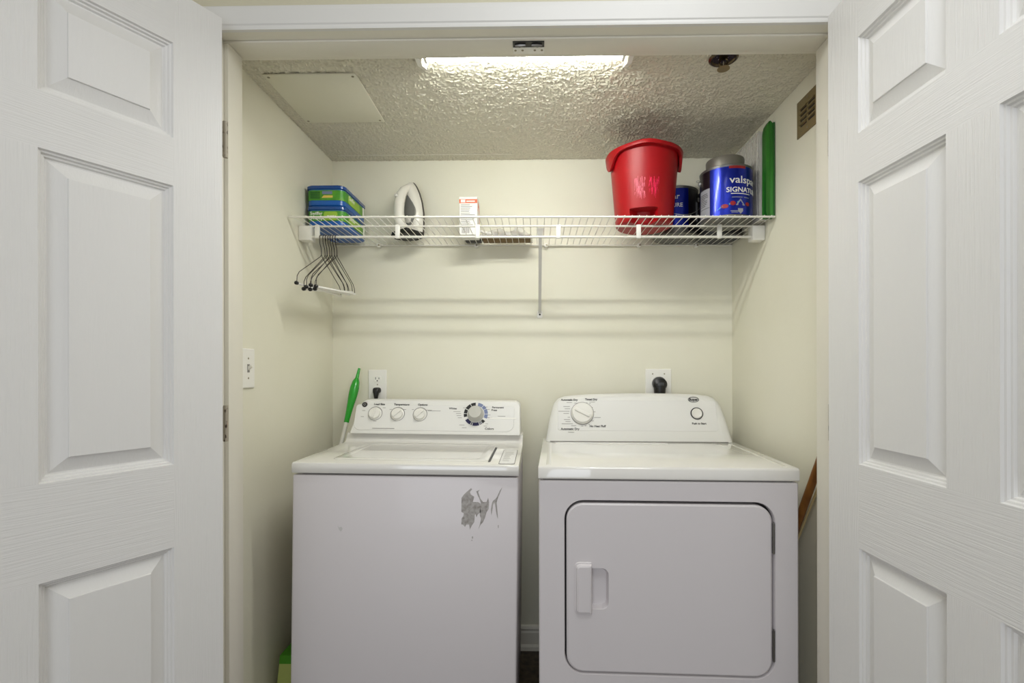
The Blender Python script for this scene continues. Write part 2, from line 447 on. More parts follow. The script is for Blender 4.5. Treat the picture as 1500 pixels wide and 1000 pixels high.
# console
AW = math.atan(.40)
zc0, yc0 = .949, .420
def cw(x, z, off=0):           # a spot on the slanted console face
    return (x, yc0 + (z - zc0) * .40 - off * cos(AW), z + off * sin(AW))
out = rrect(-.331, .338, zc0, 1.078, (.003, .022, .03, .003), 8)
out = [(x * (1 - .10 * max(0, (z - zc0)) / .13 * (1 if x < 0 else .12)) + 0, z) for x, z in out]
cx_, cz_ = .0, 1.01
ins = [(x - .005 * (1 if x > 0 else -1), z - (.005 if z > cz_ else -.001)) for x, z in out]
b = MB()
b.loft([[(x, .54, z) for x, z in out], [(x, yc0 + (z - zc0) * .4 + .006, z) for x, z in out],
        [((x + u) / 2, yc0 + (w - zc0) * .4 + .0015, (z + w) / 2) for (x, z), (u, w) in zip(out, ins)],
        [(x, yc0 + (z - zc0) * .4, z) for x, z in ins]])
con = b.build('console', M['console'], WA)
RX = (-AW, 0, 0)
# fascia as a thin plate on the slanted face (built upright about its own centre)
b = MB(); plate(b, -.317, .311, -.0525, .0525, (.03, .012, .012, .026), -.0016, .001, .0014)
fas = b.build('fascia', M['fascia'], con, cw(0, 1.0105), RX)
def f_at(x, z): return (x, -.0017, (z - 1.0105) / cos(AW))
for k, (x, z) in enumerate(((-.238, 1.0235), (-.149, 1.0225), (-.060, 1.0225))):
    ko = MB()
    ko.lathe([(.0262, 0), (.0262, .002), (.0225, .0035), (.0218, .012), (.0205, .0145), (.0, .0150)], axis='-y', n=36, cap1=False)
    ko.box(-.0042, .0042, -.0195, -.013, -.0195, .0195, .0018)
    kn = ko.build('knob', M['knob'], con, cw(x, z, .0018), (-AW, 0, 0))
    kn.rotation_euler = (Matrix.Rotation(-AW, 3, 'X') @ Matrix.Rotation((R(12), R(48), R(48))[k], 3, 'Y')).to_euler()
    MB().lathe([(.0285, 0), (.0285, .0007)], axis='-y', n=36).build('knob_ring', M['print_soft'], fas, f_at(x, z + .001))
DX, DZ = .160, 1.0265
def sector(r0, r1, a0, a1, m, name, n=18):
    b = MB(); vs = []; fs = []
    for k in range(n + 1):
        a = R(a0 + (a1 - a0) * k / n)
        for r_ in (r0, r1):
            for yy in (0, -.0005): vs.append((r_ * cos(a), yy, r_ * sin(a)))
    for k in range(n):
        q = 4 * k
        fs += [(q + 1, q + 3, q + 7, q + 5), (q, q + 4, q + 6, q + 2), (q, q + 1, q + 5, q + 4), (q + 2, q + 6, q + 7, q + 3)]
    fs += [(0, 2, 3, 1), (4 * n, 4 * n + 1, 4 * n + 3, 4 * n + 2)]
    b.add(vs, fs); return b.build(name, m, fas, f_at(DX, DZ))
for a0, a1, m in ((93, 118, 'black'), (121, 150, 'black'), (154, 176, 'black'), (179, 196, 'black'), (212, 243, 'navy'), (247, 252, 'navy'), (256, 290, 'navy'), (294, 298, 'navy'), (301, 305, 'navy'), (308, 324, 'black'),
                  (-22, 0, 'slate'), (3, 28, 'slate'), (31, 50, 'slate'), (53, 80, 'slate')):
    sector(.0345, .0475, a0, a1, M[m], 'dial_band', 8)
b = MB(); b.lathe([(.0325, 0), (.0325, .003), (.029, .006), (.0265, .009), (.0255, .030), (.0235, .034), (.0, .0348)], axis='-y', n=36, cap1=False)
b.build('cycle_dial', M['knob_grey'], con, cw(DX, DZ, .0018), RX)
MB().box(0, .105, -.0006, 0, -.0022, .0022).build('fascia_glint', M['white'], fas, f_at(DX + .055, DZ - .0145))  # white bar standing in for a specular line on the fascia
for t_, x, z, sz in (('Load Size', -.226, 1.0585, .0115), ('Temperature', -.137, 1.0585, .0115), ('Options', -.053, 1.0585, .0115), ('Whites', .068, 1.046, .0105),
                     ('Permanent', .246, 1.0520, .0105), ('Press', .232, 1.0415, .0105), ('Colors', .216, .9705, .0125)):
    lettering(t_, sz, M['print'], fas, f_at(x, z - .002), bold=.0003)
b = MB()                                             # the fine print around the knobs
for x, z, w in ((-.285, 1.035, .012), (-.287, 1.012, .012), (-.205, 1.0465, .012), (-.235, .995, .012), (-.178, 1.041, .010), (-.122, 1.041, .010), (-.142, 1.047, .014),
                (-.09, 1.041, .008), (-.032, 1.039, .034), (-.005, 1.037, .05), (.085, 1.035, .028), (.092, 1.028, .02), (.094, 1.020, .018), (.098, 1.012, .016),
                (.212, 1.024, .012), (.214, 1.014, .024), (.108, .985, .02), (.118, .975, .018), (.205, .990, .01), (.20, .982, .014), (.262, 1.020, .03),
                (.118, 1.050, .02), (.195, 1.054, .02), (.205, 1.045, .018)):
    q = f_at(x, z); b.box(q[0] - w / 2, q[0] + w / 2, -.0021, -.0017, q[2] - .0008, q[2] + .0008)
b.box(-.242, -.155, -.0021, -.0017, f_at(0, .9685)[2] - .0012, f_at(0, .9685)[2] + .0012)
tag(b.build('fine_print', M['print_soft'], fas), kind='stuff')
b = MB(); b.lathe([(.0105, 0), (.0105, .0016), (.009, .0022)], axis='-y', n=24)
bd = b.build('badge', M['print'], fas, f_at(-.284, 1.058))
MB().tube([(.0055 * cos(t * .7 + 1) * (1 - t * .06), -.0024, .0055 * sin(t * .7 + 1) * (1 - t * .06)) for t in range(9)], .0008, 5).build('monogram', M['can_metal'], bd)
# peeled paint (traced scar)
def scar(poly):
    return [(.17 + (660 + u / 10 - 675) * .0021, .845 - (700 + v / 10 - 713) * .00203) for u, v in poly]
P1 = [(165, 290), (200, 240), (240, 200), (300, 145), (318, 160), (285, 200), (300, 240), (350, 270), (330, 350), (400, 350), (440, 370), (445, 500), (400, 540), (385, 580), (372, 530), (360, 545), (355, 650), (320, 700), (290, 765), (280, 690), (240, 690), (220, 725), (200, 700), (185, 690), (165, 690), (170, 600), (195, 560), (200, 520), (165, 500)]
P2 = [(445, 360), (420, 290), (395, 240), (380, 190), (430, 165), (405, 200), (440, 300), (480, 350), (530, 345), (550, 285), (566, 350), (560, 450), (530, 500), (510, 580), (480, 650), (440, 700), (415, 757), (440, 660), (450, 600), (430, 540)]
P3 = [(600, 545), (592, 460), (605, 370), (620, 330), (670, 285), (690, 240), (715, 180), (755, 120), (716, 225), (688, 300), (675, 350), (697, 598), (680, 560), (652, 390), (640, 350), (622, 390), (612, 480)]
b = MB()
for P in (P1, P2, P3, [(320, 870), (335, 860), (340, 890), (325, 900)], [(314, 920), (326, 914), (328, 930), (316, 932)], [(697, 690), (706, 690), (706, 735), (699, 735)]):
    b.prism(scar(P), lambda u, v, d: (u, d, v), -.0004, .0005)
b.build('peeled_patch', M['peel'], WA)['label'] = 'peeled grey patch of bare primer'
b = MB()
for P in ([(-.205, .722), (-.200, .716), (-.193, .719), (-.189, .712), (-.194, .704), (-.199, .708)],):
    b.prism(P, lambda u, v, d: (u, d, v), -.0003, .0005)
b.build('scuff_mark', M['smudge'], WA)

# ---------------------------------------------------------------- dryer
DR = thing('tumble_dryer', 'white front-loading dryer with a large rounded door at the right', 'dryer', (.381, 1.457, 0), (0, 0, R(-2.3)))
HW = .373
b = MB(); b.box(-HW + .001, HW - .001, .03, .60, .03, .870, .004); b.build('cabinet', M['enamel'], DR)
for sx in (-.32, .32):
    for yy in (.06, .54):
        MB().lathe([(.02, 0), (.02, .012), (.012, .014), (.012, .04)], (sx, yy, 0), n=14).build('foot', M['black'], DR)
DX0, DX1, DZ0, DZ1, DRr = -.2955, .3040, .3075, .8120, .055
k = 8
o1 = rrect(-HW + .004, HW - .004, .034, .8685, .002, k); o0 = rrect(-HW, HW, .030, .8725, .006, k)
i0 = rrect(DX0 - .004, DX1 + .004, DZ0 - .004, DZ1 + .004, DRr + .004, k); i1 = rrect(DX0 - .0015, DX1 + .0015, DZ0 - .0015, DZ1 + .0015, DRr, k)
b = MB()
b.loft([[(x, .04, z) for x, z in o0], [(x, .004, z) for x, z in o0], [(x, 0, z) for x, z in o1], [(x, 0, z) for x, z in i0], [(x, .004, z) for x, z in i1], [(x, .028, z) for x, z in i1]], False, False)
b.build('front_panel', M['enamel'], DR)
MB().box(DX0 - .03, DX1 + .03, .0255, .0295, DZ0 - .03, DZ1 + .03).build('door_gap_shade', M['gap_dark'], DR)  # black sheet that paints the shade in the gap around the door
MB().box(-HW + .012, HW - .012, .012, .59, .866, .880).build('seam', M['gap_dark'], DR)
# door with a finger recess
g = .0055
dg0 = rrect(DX0 + g - .002, DX1 - g, DZ0 + g - .002, DZ1 - g, DRr - g, k); dg1 = rrect(DX0 + g + .003, DX1 - g - .005, DZ0 + g + .003, DZ1 - g - .005, DRr - g - .004, k)
h0 = rrect(-.224, -.169, .4955, .6165, (.02, .02, .002, .002), k); h1 = rrect(-.220, -.1745, .503, .609, (.017, .017, .002, .002), k)
b = MB()
b.loft([[(x, .024, z) for x, z in dg0], [(x, .003, z) for x, z in dg0], [((x * .4 + u * .6), .0002, (z * .4 + w * .6)) for (x, z), (u, w) in zip(dg0, dg1)], [(x, -.0012, z) for x, z in dg1]], True, False)
b.loft([[(x, -.0012, z) for x, z in dg1], [(x, -.0012, z) for x, z in h0]], False, False, smooth=False)
b.loft([[(x, -.0012, z) for x, z in h0], [(x, .001, z) for x, z in h0], [(x, .018, z) for x, z in h1]], False, True)
door = b.build('door', M['enamel'], DR)
b = MB(); plate(b, -.2685, -.2180, .4790, .6335, (.002, .002, .014, .014), -.0035, 0, .002)
plate(b, -.2640, -.2180, .4845, .6285, (.002, .002, .012, .012), -.0125, -.003, .007)
b.build('handle', M['enamel'], door)
for z0, z1 in ((.669, .756), (.359, .447)):
    b = MB(); xh = DX1 - .0022
    n = 4
    for q in range(n):
        a = z0 + (z1 - z0) * q / n; c = z0 + (z1 - z0) * (q + 1) / n - .0012
        b.tube([(xh, -.001, a), (xh, -.001, c)], .0033, 10)
    b.tube([(xh, -.001, z0 - .002), (xh, -.001, z1 + .003)], .0022, 8)
    b.build('hinge', M['steel'], door)['label'] = 'grey steel hinge knuckle'
# top
pt = [(-.001, .8765), (-.004, .880), (-.004, .906), (-.0015, .9115), (.003, .9140), (.25, .9140), (.60, .9140), (.60, .8765)]
b = MB(); rings = []
for x, ins in ((-.375, .004), (-.3742, .0012), (-.371, 0), (-.2, 0), (.2, 0), (.371, 0), (.3742, .0012), (.375, .004)):
    rings.append([(x, yy + (ins if yy < .3 else -ins), zz - ins if zz > .9 else zz + ins * .3) for yy, zz in pt])
b.loft(rings); b.build('top', M['enamel_top'], DR)
for x in (-.345, .345):                                # pressed side ridges of the top
    b = MB(); b.loft([[(x - .008, .02, .9138), (x + .008, .02, .9138), (x + .004, .024, .9147), (x - .004, .024, .9147)],
            [(x - .008, .48, .9138), (x + .008, .48, .9138), (x + .004, .476, .9147), (x - .004, .476, .9147)]])
    b.build('top_ridge', M['enamel_top'], DR)
b = MB(); b.loft([ring(rrect(-.325, .105, .445, .490, .004), .9138), ring(rrect(-.325, .105, .445, .490, .004), .9152), ring(rrect(-.3235, .1035, .4465, .4885, .004), .9158)])
b.build('lint_lid', M['enamel_top'], DR)
# console
AD = math.atan(.34); zc1, yc1 = .9145, .500
def cd(x, z, off=0): return (x, yc1 + (z - zc1) * .34 - off * cos(AD), z + off * sin(AD))
half = [(.366, .9145), (.360, .945), (.349, 1.00), (.337, 1.045), (.326, 1.068), (.310, 1.084), (.288, 1.0925), (.255, 1.0965), (.20, 1.0995), (.12, 1.1015), (.05, 1.1025)]
left = [(-.05, 1.1020), (-.12, 1.1005), (-.20, 1.0975), (-.255, 1.0935), (-.288, 1.0890), (-.312, 1.0800), (-.328, 1.0640), (-.337, 1.042), (-.348, 1.00), (-.358, .945), (-.363, .9145)]
out = half + left
c0 = Vector((0, 1.0))
def inset(p, e, ez):
    x, z = p; return (x - e * (1 if x > 0 else -1) * min(1, abs(x) / .25), z - (ez if z > .93 else 0))
i1 = [inset(p, .004, .004) for p in out]; i2 = [inset(p, .014, .010) for p in out]; i3 = [inset(p, .030, .014) for p in out]
b = MB(); yf_ = lambda z: yc1 + (z - zc1) * .34
b.loft([[(x, .60, z) for x, z in out], [(x, yf_(z) + .018, z) for x, z in out], [(x, yf_(z) + .008, z) for x, z in i1], [(x, yf_(z) + .002, z) for x, z in i2], [(x, yf_(z), z) for x, z in i3]])
con2 = b.build('console', M['console'], DR)
MB().box(-.345, .345, -.0006, .002, -.0016, .0016).build('console_crease', M['print_soft'], con2, cd(0, .9165), (-AD, 0, 0))
b = MB(); plate(b, -.315, .312, -.058, .066, .012, -.0010, .001, .001)
pnl = b.build('control_panel', M['fascia'], con2, cd(0, 1.012), (-AD, 0, 0))
def p_at(x, z): return (x, -.0012, (z - 1.012) / cos(AD))
ko = MB()
ko.lathe([(.0445, 0), (.0445, .0015), (.0415, .003), (.0405, .014), (.038, .0165), (.0, .0172)], axis='-y', n=44, cap1=False)
ko.box(-.0065, .0065, -.0235, -.015, -.033, .033, .003)
kn = ko.build('timer_knob', M['knob'], con2, cd(-.2165, 1.0245, .0012))
kn.rotation_euler = (Matrix.Rotation(-AD, 3, 'X') @ Matrix.Rotation(R(-63), 3, 'Y')).to_euler()
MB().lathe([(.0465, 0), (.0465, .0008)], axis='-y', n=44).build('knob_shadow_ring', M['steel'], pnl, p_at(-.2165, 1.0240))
b = MB(); b.lathe([(.0, .0), (.0245, .0), (.0245, .0022), (.0215, .0022), (.0215, .0002)], axis='-y', n=36, cap0=False, cap1=False)
b.build('button_ring', M['print'], pnl, p_at(.2345, 1.0245))
b = MB(); b.lathe([(.0205, 0), (.0205, .004), (.0170, .0068), (.016, .0062), (.0, .0058)], axis='-y', n=36, cap1=False)
b.build('start_button', M['knob'], pnl, p_at(.2345, 1.0245))
for t_, x, z, sz, m in (('Automatic Dry', -.268, 1.0735, .0110, 'print'), ('Timed Dry', -.180, 1.0755, .0110, 'print'), ('Automatic Dry', -.266, .9600, .0120, 'print'),
                        ('No Heat Fluff', -.157, .9710, .0115, 'print'), ('Push to Start', .240, .9830, .0105, 'print')):
    lettering(t_, sz, M[m], pnl, p_at(x, z), bold=.0004)
b = MB()
for x, z, w in ((-.268, 1.0665, .022), (-.176, 1.0680, .022), (-.262, .951, .024), (-.279, 1.0505, .026), (-.276, 1.0415, .022), (-.290, 1.032, .045), (-.281, 1.0235, .022),
                (-.270, 1.0085, .010), (-.278, .9995, .024), (-.274, .9915, .020), (-.277, .9830, .044), (-.252, .9760, .02), (-.218, .9745, .008), (-.205, .976, .006), (-.19, .981, .005),
                (-.157, 1.008, .026), (-.185, 1.0625, .006), (-.198, 1.065, .006), (-.240, 1.064, .016), (-.178, 1.047, .008), (-.167, 1.030, .006), (-.176, .995, .008)):
    q = p_at(x, z); b.box(q[0] - w / 2, q[0] + w / 2, -.0016, -.0012, q[2] - .0009, q[2] + .0009)
tag(b.build('fine_print', M['print_soft'], pnl), kind='stuff')
b = MB(); b.tube([(.0205 * cos(2 * pi * q / 28), -.0006, .0105 * sin(2 * pi * q / 28)) for q in range(28)], .0011, 6, cyclic=True)
bd = b.build('badge', M['print'], pnl, p_at(.2265, 1.0785))
lettering('Roper', .0135, M['print'], bd, (0, -.0006, -.0042), bold=.0006)

# ---------------------------------------------------------------- wire shelf
ZD = 1.7335
SH = thing('wire_shelf', 'white wire shelf with a hanging rod across the back wall', 'shelf', (0, YB, ZD), (0, .006, 0))
yy = lambda Y: Y - YB
X0, X1 = XL + .006, XR - .004
Y1, Y2, Y4 = 1.751, 1.843, YB - .010
MB().tube([(X0, yy(Y1), .002), (X1, yy(Y1), .002)], .0036, 10).build('front_rail', M['wire'], SH)
MB().tube([(-.845, yy(Y2), -.004), (.80, yy(Y2), -.004)], .0036, 10).build('lip_rail', M['wire'], SH)
MB().tube([(X0, yy(Y4), -.002), (X1, yy(Y4), -.002)], .0034, 10).build('back_rail', M['wire'], SH)
rod_z = -.0435
MB().tube([(-.842, yy(Y2), rod_z), (.80, yy(Y2), rod_z)], .0046, 12).build('hanging_rod', M['wire'], SH)
wm = None
nW = 67
for q in range(nW):
    x = X0 + .012 + (X1 - X0 - .024) * q / (nW - 1)
    if wm is None:
        o = MB().tube([(0, yy(Y1) - .003, .0062), (0, yy(Y1) + .002, .0062), (0, yy(Y1) + .012, .0014), (0, yy(Y2), .0012), (0, yy(Y4) + .003, .0015)], .00135, 6).build('cross_wire', M['wire'], SH, (x, 0, 0))
        wm = o.data
    else:
        link('cross_wire', wm, SH, (x, 0, 0))
hk = None
for x in (-.812, -.512, -.214, .085, .380, .676):
    if hk is None:
        b = MB(); b.box(-.0085, .0085, -.006, .006, rod_z - .006, .0015, .003); hk = b.build('rod_hook', M['white'], SH, (x, yy(Y2), 0)).data
    else: link('rod_hook', hk, SH, (x, yy(Y2), 0))
ck = None
for x in (-.672, -.253, .045, .440, .683):
    if ck is None:
        b = MB(); b.box(-.007, .007, -.016, .0095, -.012, .004, .003); b.lathe([(.0045, 0), (.004, .003)], (.002, -.014, -.004), axis='-y', n=10, mi=1)
        ck = b.build('wall_clip', [M['white'], M['screw']], SH, (x, yy(YB) - .0095 + .0005, 0)).data
    else: link('wall_clip', ck, SH, (x, yy(YB) - .0095 + .0005, 0))
for sx, xa, xb in ((-1, XL + .001, -.832), (1, .792, XR - .001)):
    b = MB(); b.box(xa, xb, yy(Y2) - .012, yy(Y2) + .030, -.058, -.004, .003)
    b.build('end_bracket', M['white'], SH)
b = MB()
za, zb = -.010, 1.4435 - ZD
A_, B_ = Vector((.018, yy(Y2) + .002, za)), Vector((.0195, -.006, zb))
dv = (B_ - A_).normalized(); nv = Vector((0, dv.z, -dv.y))
def bar(p, w, t): return [p + Vector((-w, 0, 0)) - nv * t, p + Vector((w, 0, 0)) - nv * t, p + Vector((w, 0, 0)) + nv * t, p + Vector((-w, 0, 0)) + nv * t]
b.loft([bar(A_, .013, .0012), bar(A_ + dv * .012, .013, .0015), bar(A_ + dv * .035, .0062, .005), bar(B_ - dv * .03, .0062, .005), bar(B_ - dv * .012, .0066, .002), bar(B_, .0066, .0016)], smooth=False)
br = b.build('support_brace', M['brace'], SH)
b = MB(); plate(b, .008, .031, zb - .022, zb + .010, .007, -.0045, -.001, .001); b.build('brace_foot', M['white'], br)
MB().lathe([(.0042, 0), (.0034, .002)], (.0195, -.0045, zb - .007), axis='-y', n=12).build('screw', M['black'], br)
def deck(x): return ZD + .0034 - .006 * x

# ---------------------------------------------------------------- wipe tubs
def wipes(name, label, z, dx, front_text):
    w, d, h = .147, .250, .0775
    t = thing(name, label, 'tub', (-.7955 + dx, 1.868, z), group='blue and green wipe tubs')
    b = MB(); rg = lambda e, zz, r=.024: [(x, yq, zz) for x, yq in rrect(-w / 2 + e, w / 2 - e, e, d - e, r)]
    b.loft([rg(.007, 0), rg(.003, .004), rg(.003, .060), rg(.003, .066)]); b.build('tub', M['blue'], t)
    b = MB(); b.loft([rg(.0018, .021), rg(.0018, .059)], False, False)
    b.loft([rg(.003, .021), rg(.0018, .021)], False, False); b.loft([rg(.003, .059), rg(.0018, .059)], False, False)
    lb = b.build('label_band', M['green'], t)
    b = MB(); b.loft([rg(.002, .0625), rg(-.001, .064), rg(-.001, .074), rg(.002, .0772), rg(.012, .0775)])
    b.build('lid', M['blue_dark'], t)
    yf = .0012
    if front_text == 1:
        lettering('Swiffer', .017, M['whitepaper'], lb, (-.058, yf, .044), align='LEFT', bold=.0002, sx=1.0)
        lettering('Sweeper', .019, M['whitepaper'], lb, (-.058, yf, .027), align='LEFT', bold=.0003, sx=1.0)
        MB().prism(rrect(-.006, .046, .024, .056, .008), lambda u, v, dd: (u, dd, v), .0008, .0014).build('print_panel', M['lime'], lb)
        lettering('wet', .017, M['whitepaper'], lb, (.020, .0007, .033), bold=.0004)
    else:
        b = MB()
        for q in range(4): b.box(-.055, -.018, .0009, .0015, .028 + q * .007, .0325 + q * .007)
        b.build('print_block', M['green_dark'], lb)
        MB().box(-.010, .028, .0009, .0015, .044, .055).build('print_block', M['slate'], lb)
        MB().prism([(-.012, .030), (.030, .031), (.030, .039), (-.004, .040)], lambda u, v, dd: (u, dd, v), .0009, .0015).build('print_block', M['yellow'], lb)
    xs = w / 2 - .0014
    rz = (R(90), 0, R(90))
    lettering('Swiffer', .022, M['whitepaper'], lb, (xs, .055, .040), rz, 'LEFT', bold=.0003)
    MB().prism(rrect(.045, .17, .024, .055, .01), lambda u, v, dd: (dd, u, v), xs - .0002, xs + .0002).build('print_panel', M['lime'], lb)
    MB().prism(rrect(.205, .222, .020, .060, .004), lambda u, v, dd: (dd, u, v), xs - .0002, xs + .0006).build('sticker', M['whitepaper'], lb)
    return t
zb0 = deck(-.79)
wipes('wipes_tub', 'lower blue and green wipe tub resting directly on the wire shelf', zb0, .002, 1)
wipes('wipes_tub', 'upper blue and green wipe tub stacked on the other tub', zb0 + .0780, 0, 0)

# ---------------------------------------------------------------- clothes iron (standing on its heel)
qa = R(34)
IR = thing('clothes_iron', 'white clothes iron standing upright on its heel on the shelf', 'iron', (-.496, 2.085, deck(-.48) + .0055), (0, -R(4), -qa))
# local: z = towards the tip, -y = away from the soleplate, x = width
def half_w(z):
    pts = [(0, .040), (.05, .049), (.10, .052), (.15, .046), (.19, .033), (.22, .018), (.238, .006), (.243, .0008)]
    for (a, wa), (b_, wb) in zip(pts, pts[1:]):
        if z <= b_:
            t = (z - a) / (b_ - a); return wa + (wb - wa) * t
    return .0008
zs = [.004 + .239 * i / 22 for i in range(23)]
def iron_ring(off, shrink, tipcut=0):
    rgt = [(half_w(z) * shrink, z * (1 - tipcut) + .02 * tipcut) for z in zs]
    return [(x, off, z) for x, z in rgt] + [(-x, off, z) for x, z in reversed(rgt)]
b = MB(); b.loft([iron_ring(.000, .97), iron_ring(-.002, 1.0), iron_ring(-.007, 1.0), iron_ring(-.008, .97)]); b.build('soleplate', M['soleplate'], IR)
b = MB(); b.loft([iron_ring(-.008, .95, .01), iron_ring(-.022, .93, .015), iron_ring(-.034, .84, .04), iron_ring(-.040, .70, .09), iron_ring(-.042, .5, .16)]); body = b.build('body', M['iron_white'], IR)
b = MB()
gi = [(.033 * sin(pi * min(1, max(0, t)) ** .8), .045 + .135 * t) for t in [i / 14 for i in range(15)]]
po = [(x * 1.2, z) for x, z in gi] + [(-x * .75, z) for x, z in reversed(gi[1:-1])]
b.prism(po, lambda u, v, d: (u, d, v), -.0445, -.036); b.build('inset_panel', M['iron_grey'], body)
b = MB(); b.lathe([(.015, 0), (.014, .006), (.0, .007)], (.0, -.0445, .075), axis='-y', n=24, cap1=False); b.build('fabric_dial', M['iron_white'], body)
hp = [(0, -.012, .232), (-.002, -.034, .216), (-.005, -.056, .196), (-.007, -.072, .170), (-.008, -.082, .135), (-.008, -.086, .095), (-.008, -.084, .055), (-.006, -.070, .034), (-.004, -.046, .028)]
b = MB(); b.tube([Vector(p) for p in hp], [.006, .013, .0175, .0205, .021, .021, .022, .022, .020], 14); hn = b.build('handle', M['iron_white'], IR)
for z in (.178, .160):
    MB().tube([(-.008, -.080, z), (-.008, -.098 + (z - .165) * .9, z + .006)], [.008, .006], 12).build('steam_button', M['iron_white'], hn)
b = MB(); b.box(-.046, .046, -.100, -.002, 0, .022, .006); b.build('heel', M['black'], IR)['label'] = 'black heel rest'
b = MB(); b.tube([(-.02, -.085, .012), (-.045, -.10, .008), (-.06, -.07, .005), (-.05, -.02, .005), (-.01, .008, .005), (.03, .004, .005)], .0032, 8)
b.build('cord', M['black'], IR)

# ---------------------------------------------------------------- white carton
CT = thing('carton', 'small white carton with an orange header band standing mid-shelf', 'box', (-.268, 1.985, deck(-.27)))
b = MB(); b.box(-.036, .036, 0, .085, 0, .152, .0012, seg=1); b.build('box_body', M['whitepaper'], CT)
MB().box(-.0362, .0362, -.0005, .0001, .126, .142).build('header_band', M['orange'], CT)
MB().box(-.030, -.012, -.0008, -.0004, .129, .140).build('header_logo', M['whitepaper'], CT)
MB().box(-.008, .026, -.0008, -.0004, .131, .136).build('header_print', M['whitepaper'], CT)
b = MB()
for q in range(13):
    z = .118 - q * .0066; b.box(-.030, -.030 + random.uniform(.030, .058), -.0004, .0002, z, z + .0022)
tag(b.build('fine_print', M['print_soft'], CT), kind='stuff')
b = MB()
for q in range(7): b.box(-.026 + q * .0045, -.0236 + q * .0045, -.0004, .0002, .006, .030)
tag(b.build('print_bar', M['print_soft'], CT), kind='stuff')
b = MB(); b.prism([(.010, .10), (.030, .14), (.055, .130), (.075, .09), (.078, .05), (.070, .05), (.066, .088), (.05, .118), (.032, .122), (.018, .098)], lambda u, v, d: (d, u, v), .0358, .0364)
b.build('side_print', M['orange'], CT)

# small black object behind the carton
BO = MB(); BO.box(-.034, .034, -.026, .026, 0, .018, .006); BO.box(.028, .05, -.006, .006, .004, .012, .002)
bo = BO.build('charger', M['black'], None, (-.262, 2.100, deck(-.26)))
tag(bo, 'small flat black plastic piece lying behind the white carton', 'charger')

# ---------------------------------------------------------------- clear bag with pegs
BG = thing('plastic_bag', 'crumpled clear plastic bag of brown and white bits lying mid-shelf', 'bag', (-.125, 2.062, deck(-.13)))
b = MB(); n, m_ = 26, 14; vs = []; fs = []
for j in range(m_ + 1):
    for i in range(n + 1):
        u, v = i / n, j / m_
        x = (u - .5) * .225; yq = (v - .5) * .125
        e = (sin(pi * u) ** .45) * (sin(pi * v) ** .5)
        z = .002 + e * (.026 + .018 * noise.noise((u * 6, v * 4, 2)) + .036 * math.exp(-((u - .78) / .12) ** 2) + .016 * math.exp(-((u - .38) / .12) ** 2))
        vs.append((x, yq, z))
for j in range(m_):
    for i in range(n):
        q = j * (n + 1) + i; fs.append((q, q + 1, q + n + 2, q + n + 1))
b.add(vs, fs, 0, True); b.build('film', M['film'], BG)
MB().box(-.095, .108, -.035, .055, 0, .012, .003).build('tray', M['tan'], BG)
for q, (x, yq, a, l_) in enumerate(((-.085, -.045, 1.2, .05), (-.055, -.035, .4, .055), (-.02, -.042, -.1, .05), (.01, -.03, .2, .045), (-.075, .0, .8, .05), (.05, -.045, .05, .05), (.07, -.02, .4, .04))):
    b = MB(); b.box(-l_ / 2, l_ / 2, -.0045, .0045, 0, .008, .002)
    b.build('peg', M['whitepaper'] if q % 3 != 2 else M['tan'], BG, (x, yq, .0125), (0, .08, a))

# ---------------------------------------------------------------- red bucket
BK = thing('bucket', 'red plastic bucket with two pale scuffs standing on the shelf', 'bucket', (.411, 1.897, deck(.42)))
BH = .268
def bk_r(z): return .105 + (.1275 - .105) * (z / BH)
b = MB(); n = 72; rings = []
hz = [0, .003, .008, .016, .030, .038, .042, .0445, .047, .0495, .06, .10, .15, .20, .24, .263]
for z in hz:
    ring_ = []
    for q in range(n):
        a = 2 * pi * q / n
        r_ = bk_r(z) - (.012 if z == 0 else .005 if z == .003 else .001 if z == .008 else 0)
        da = math.degrees(a) - 258
        da = (da + 180) % 360 - 180
        if abs(da) < 25.5 and z < .046: r_ -= .050 if abs(da) < 22.5 else .046      # toe recess at the foot
        ring_.append((r_ * cos(a), r_ * sin(a), z))
    rings.append(ring_)
inn = [[(((bk_r(z) - .003) * cos(2 * pi * q / n)), (bk_r(z) - .003) * sin(2 * pi * q / n), z) for q in range(n)] for z in (.263, .15, .056, .052)]
b.loft(rings + inn, True, True); bod = b.build('body', M['red'], BK)
b = MB(); prof = [(.1262, .256), (.1325, .2575), (.1405, .2555), (.1425, .2565), (.1435, .265), (.1415, .2695), (.136, .2715), (.129, .270), (.1255, .265)]
rings = []
for r_, z in prof:
    ring_ = []
    for q in range(n):
        a = 2 * pi * q / n
        sp = math.exp(-(((math.degrees(a) - 262 + 180) % 360 - 180) / 20) ** 2)                # pouring lip towards the room
        ear = max(math.exp(-(((math.degrees(a) - e + 180) % 360 - 180) / 19) ** 2) for e in (190, 354))
        rr = r_ + (.006 * sp if r_ > .128 else 0); zz = z + .004 * sp * (r_ > .128)
        if z < .258 and r_ > .130: zz -= .050 * ear; rr -= .006 * ear
        ring_.append((rr * cos(a), rr * sin(a), zz))
    rings.append(ring_)
b.loft(rings, False, False); b.build('rim', M['red'], BK)
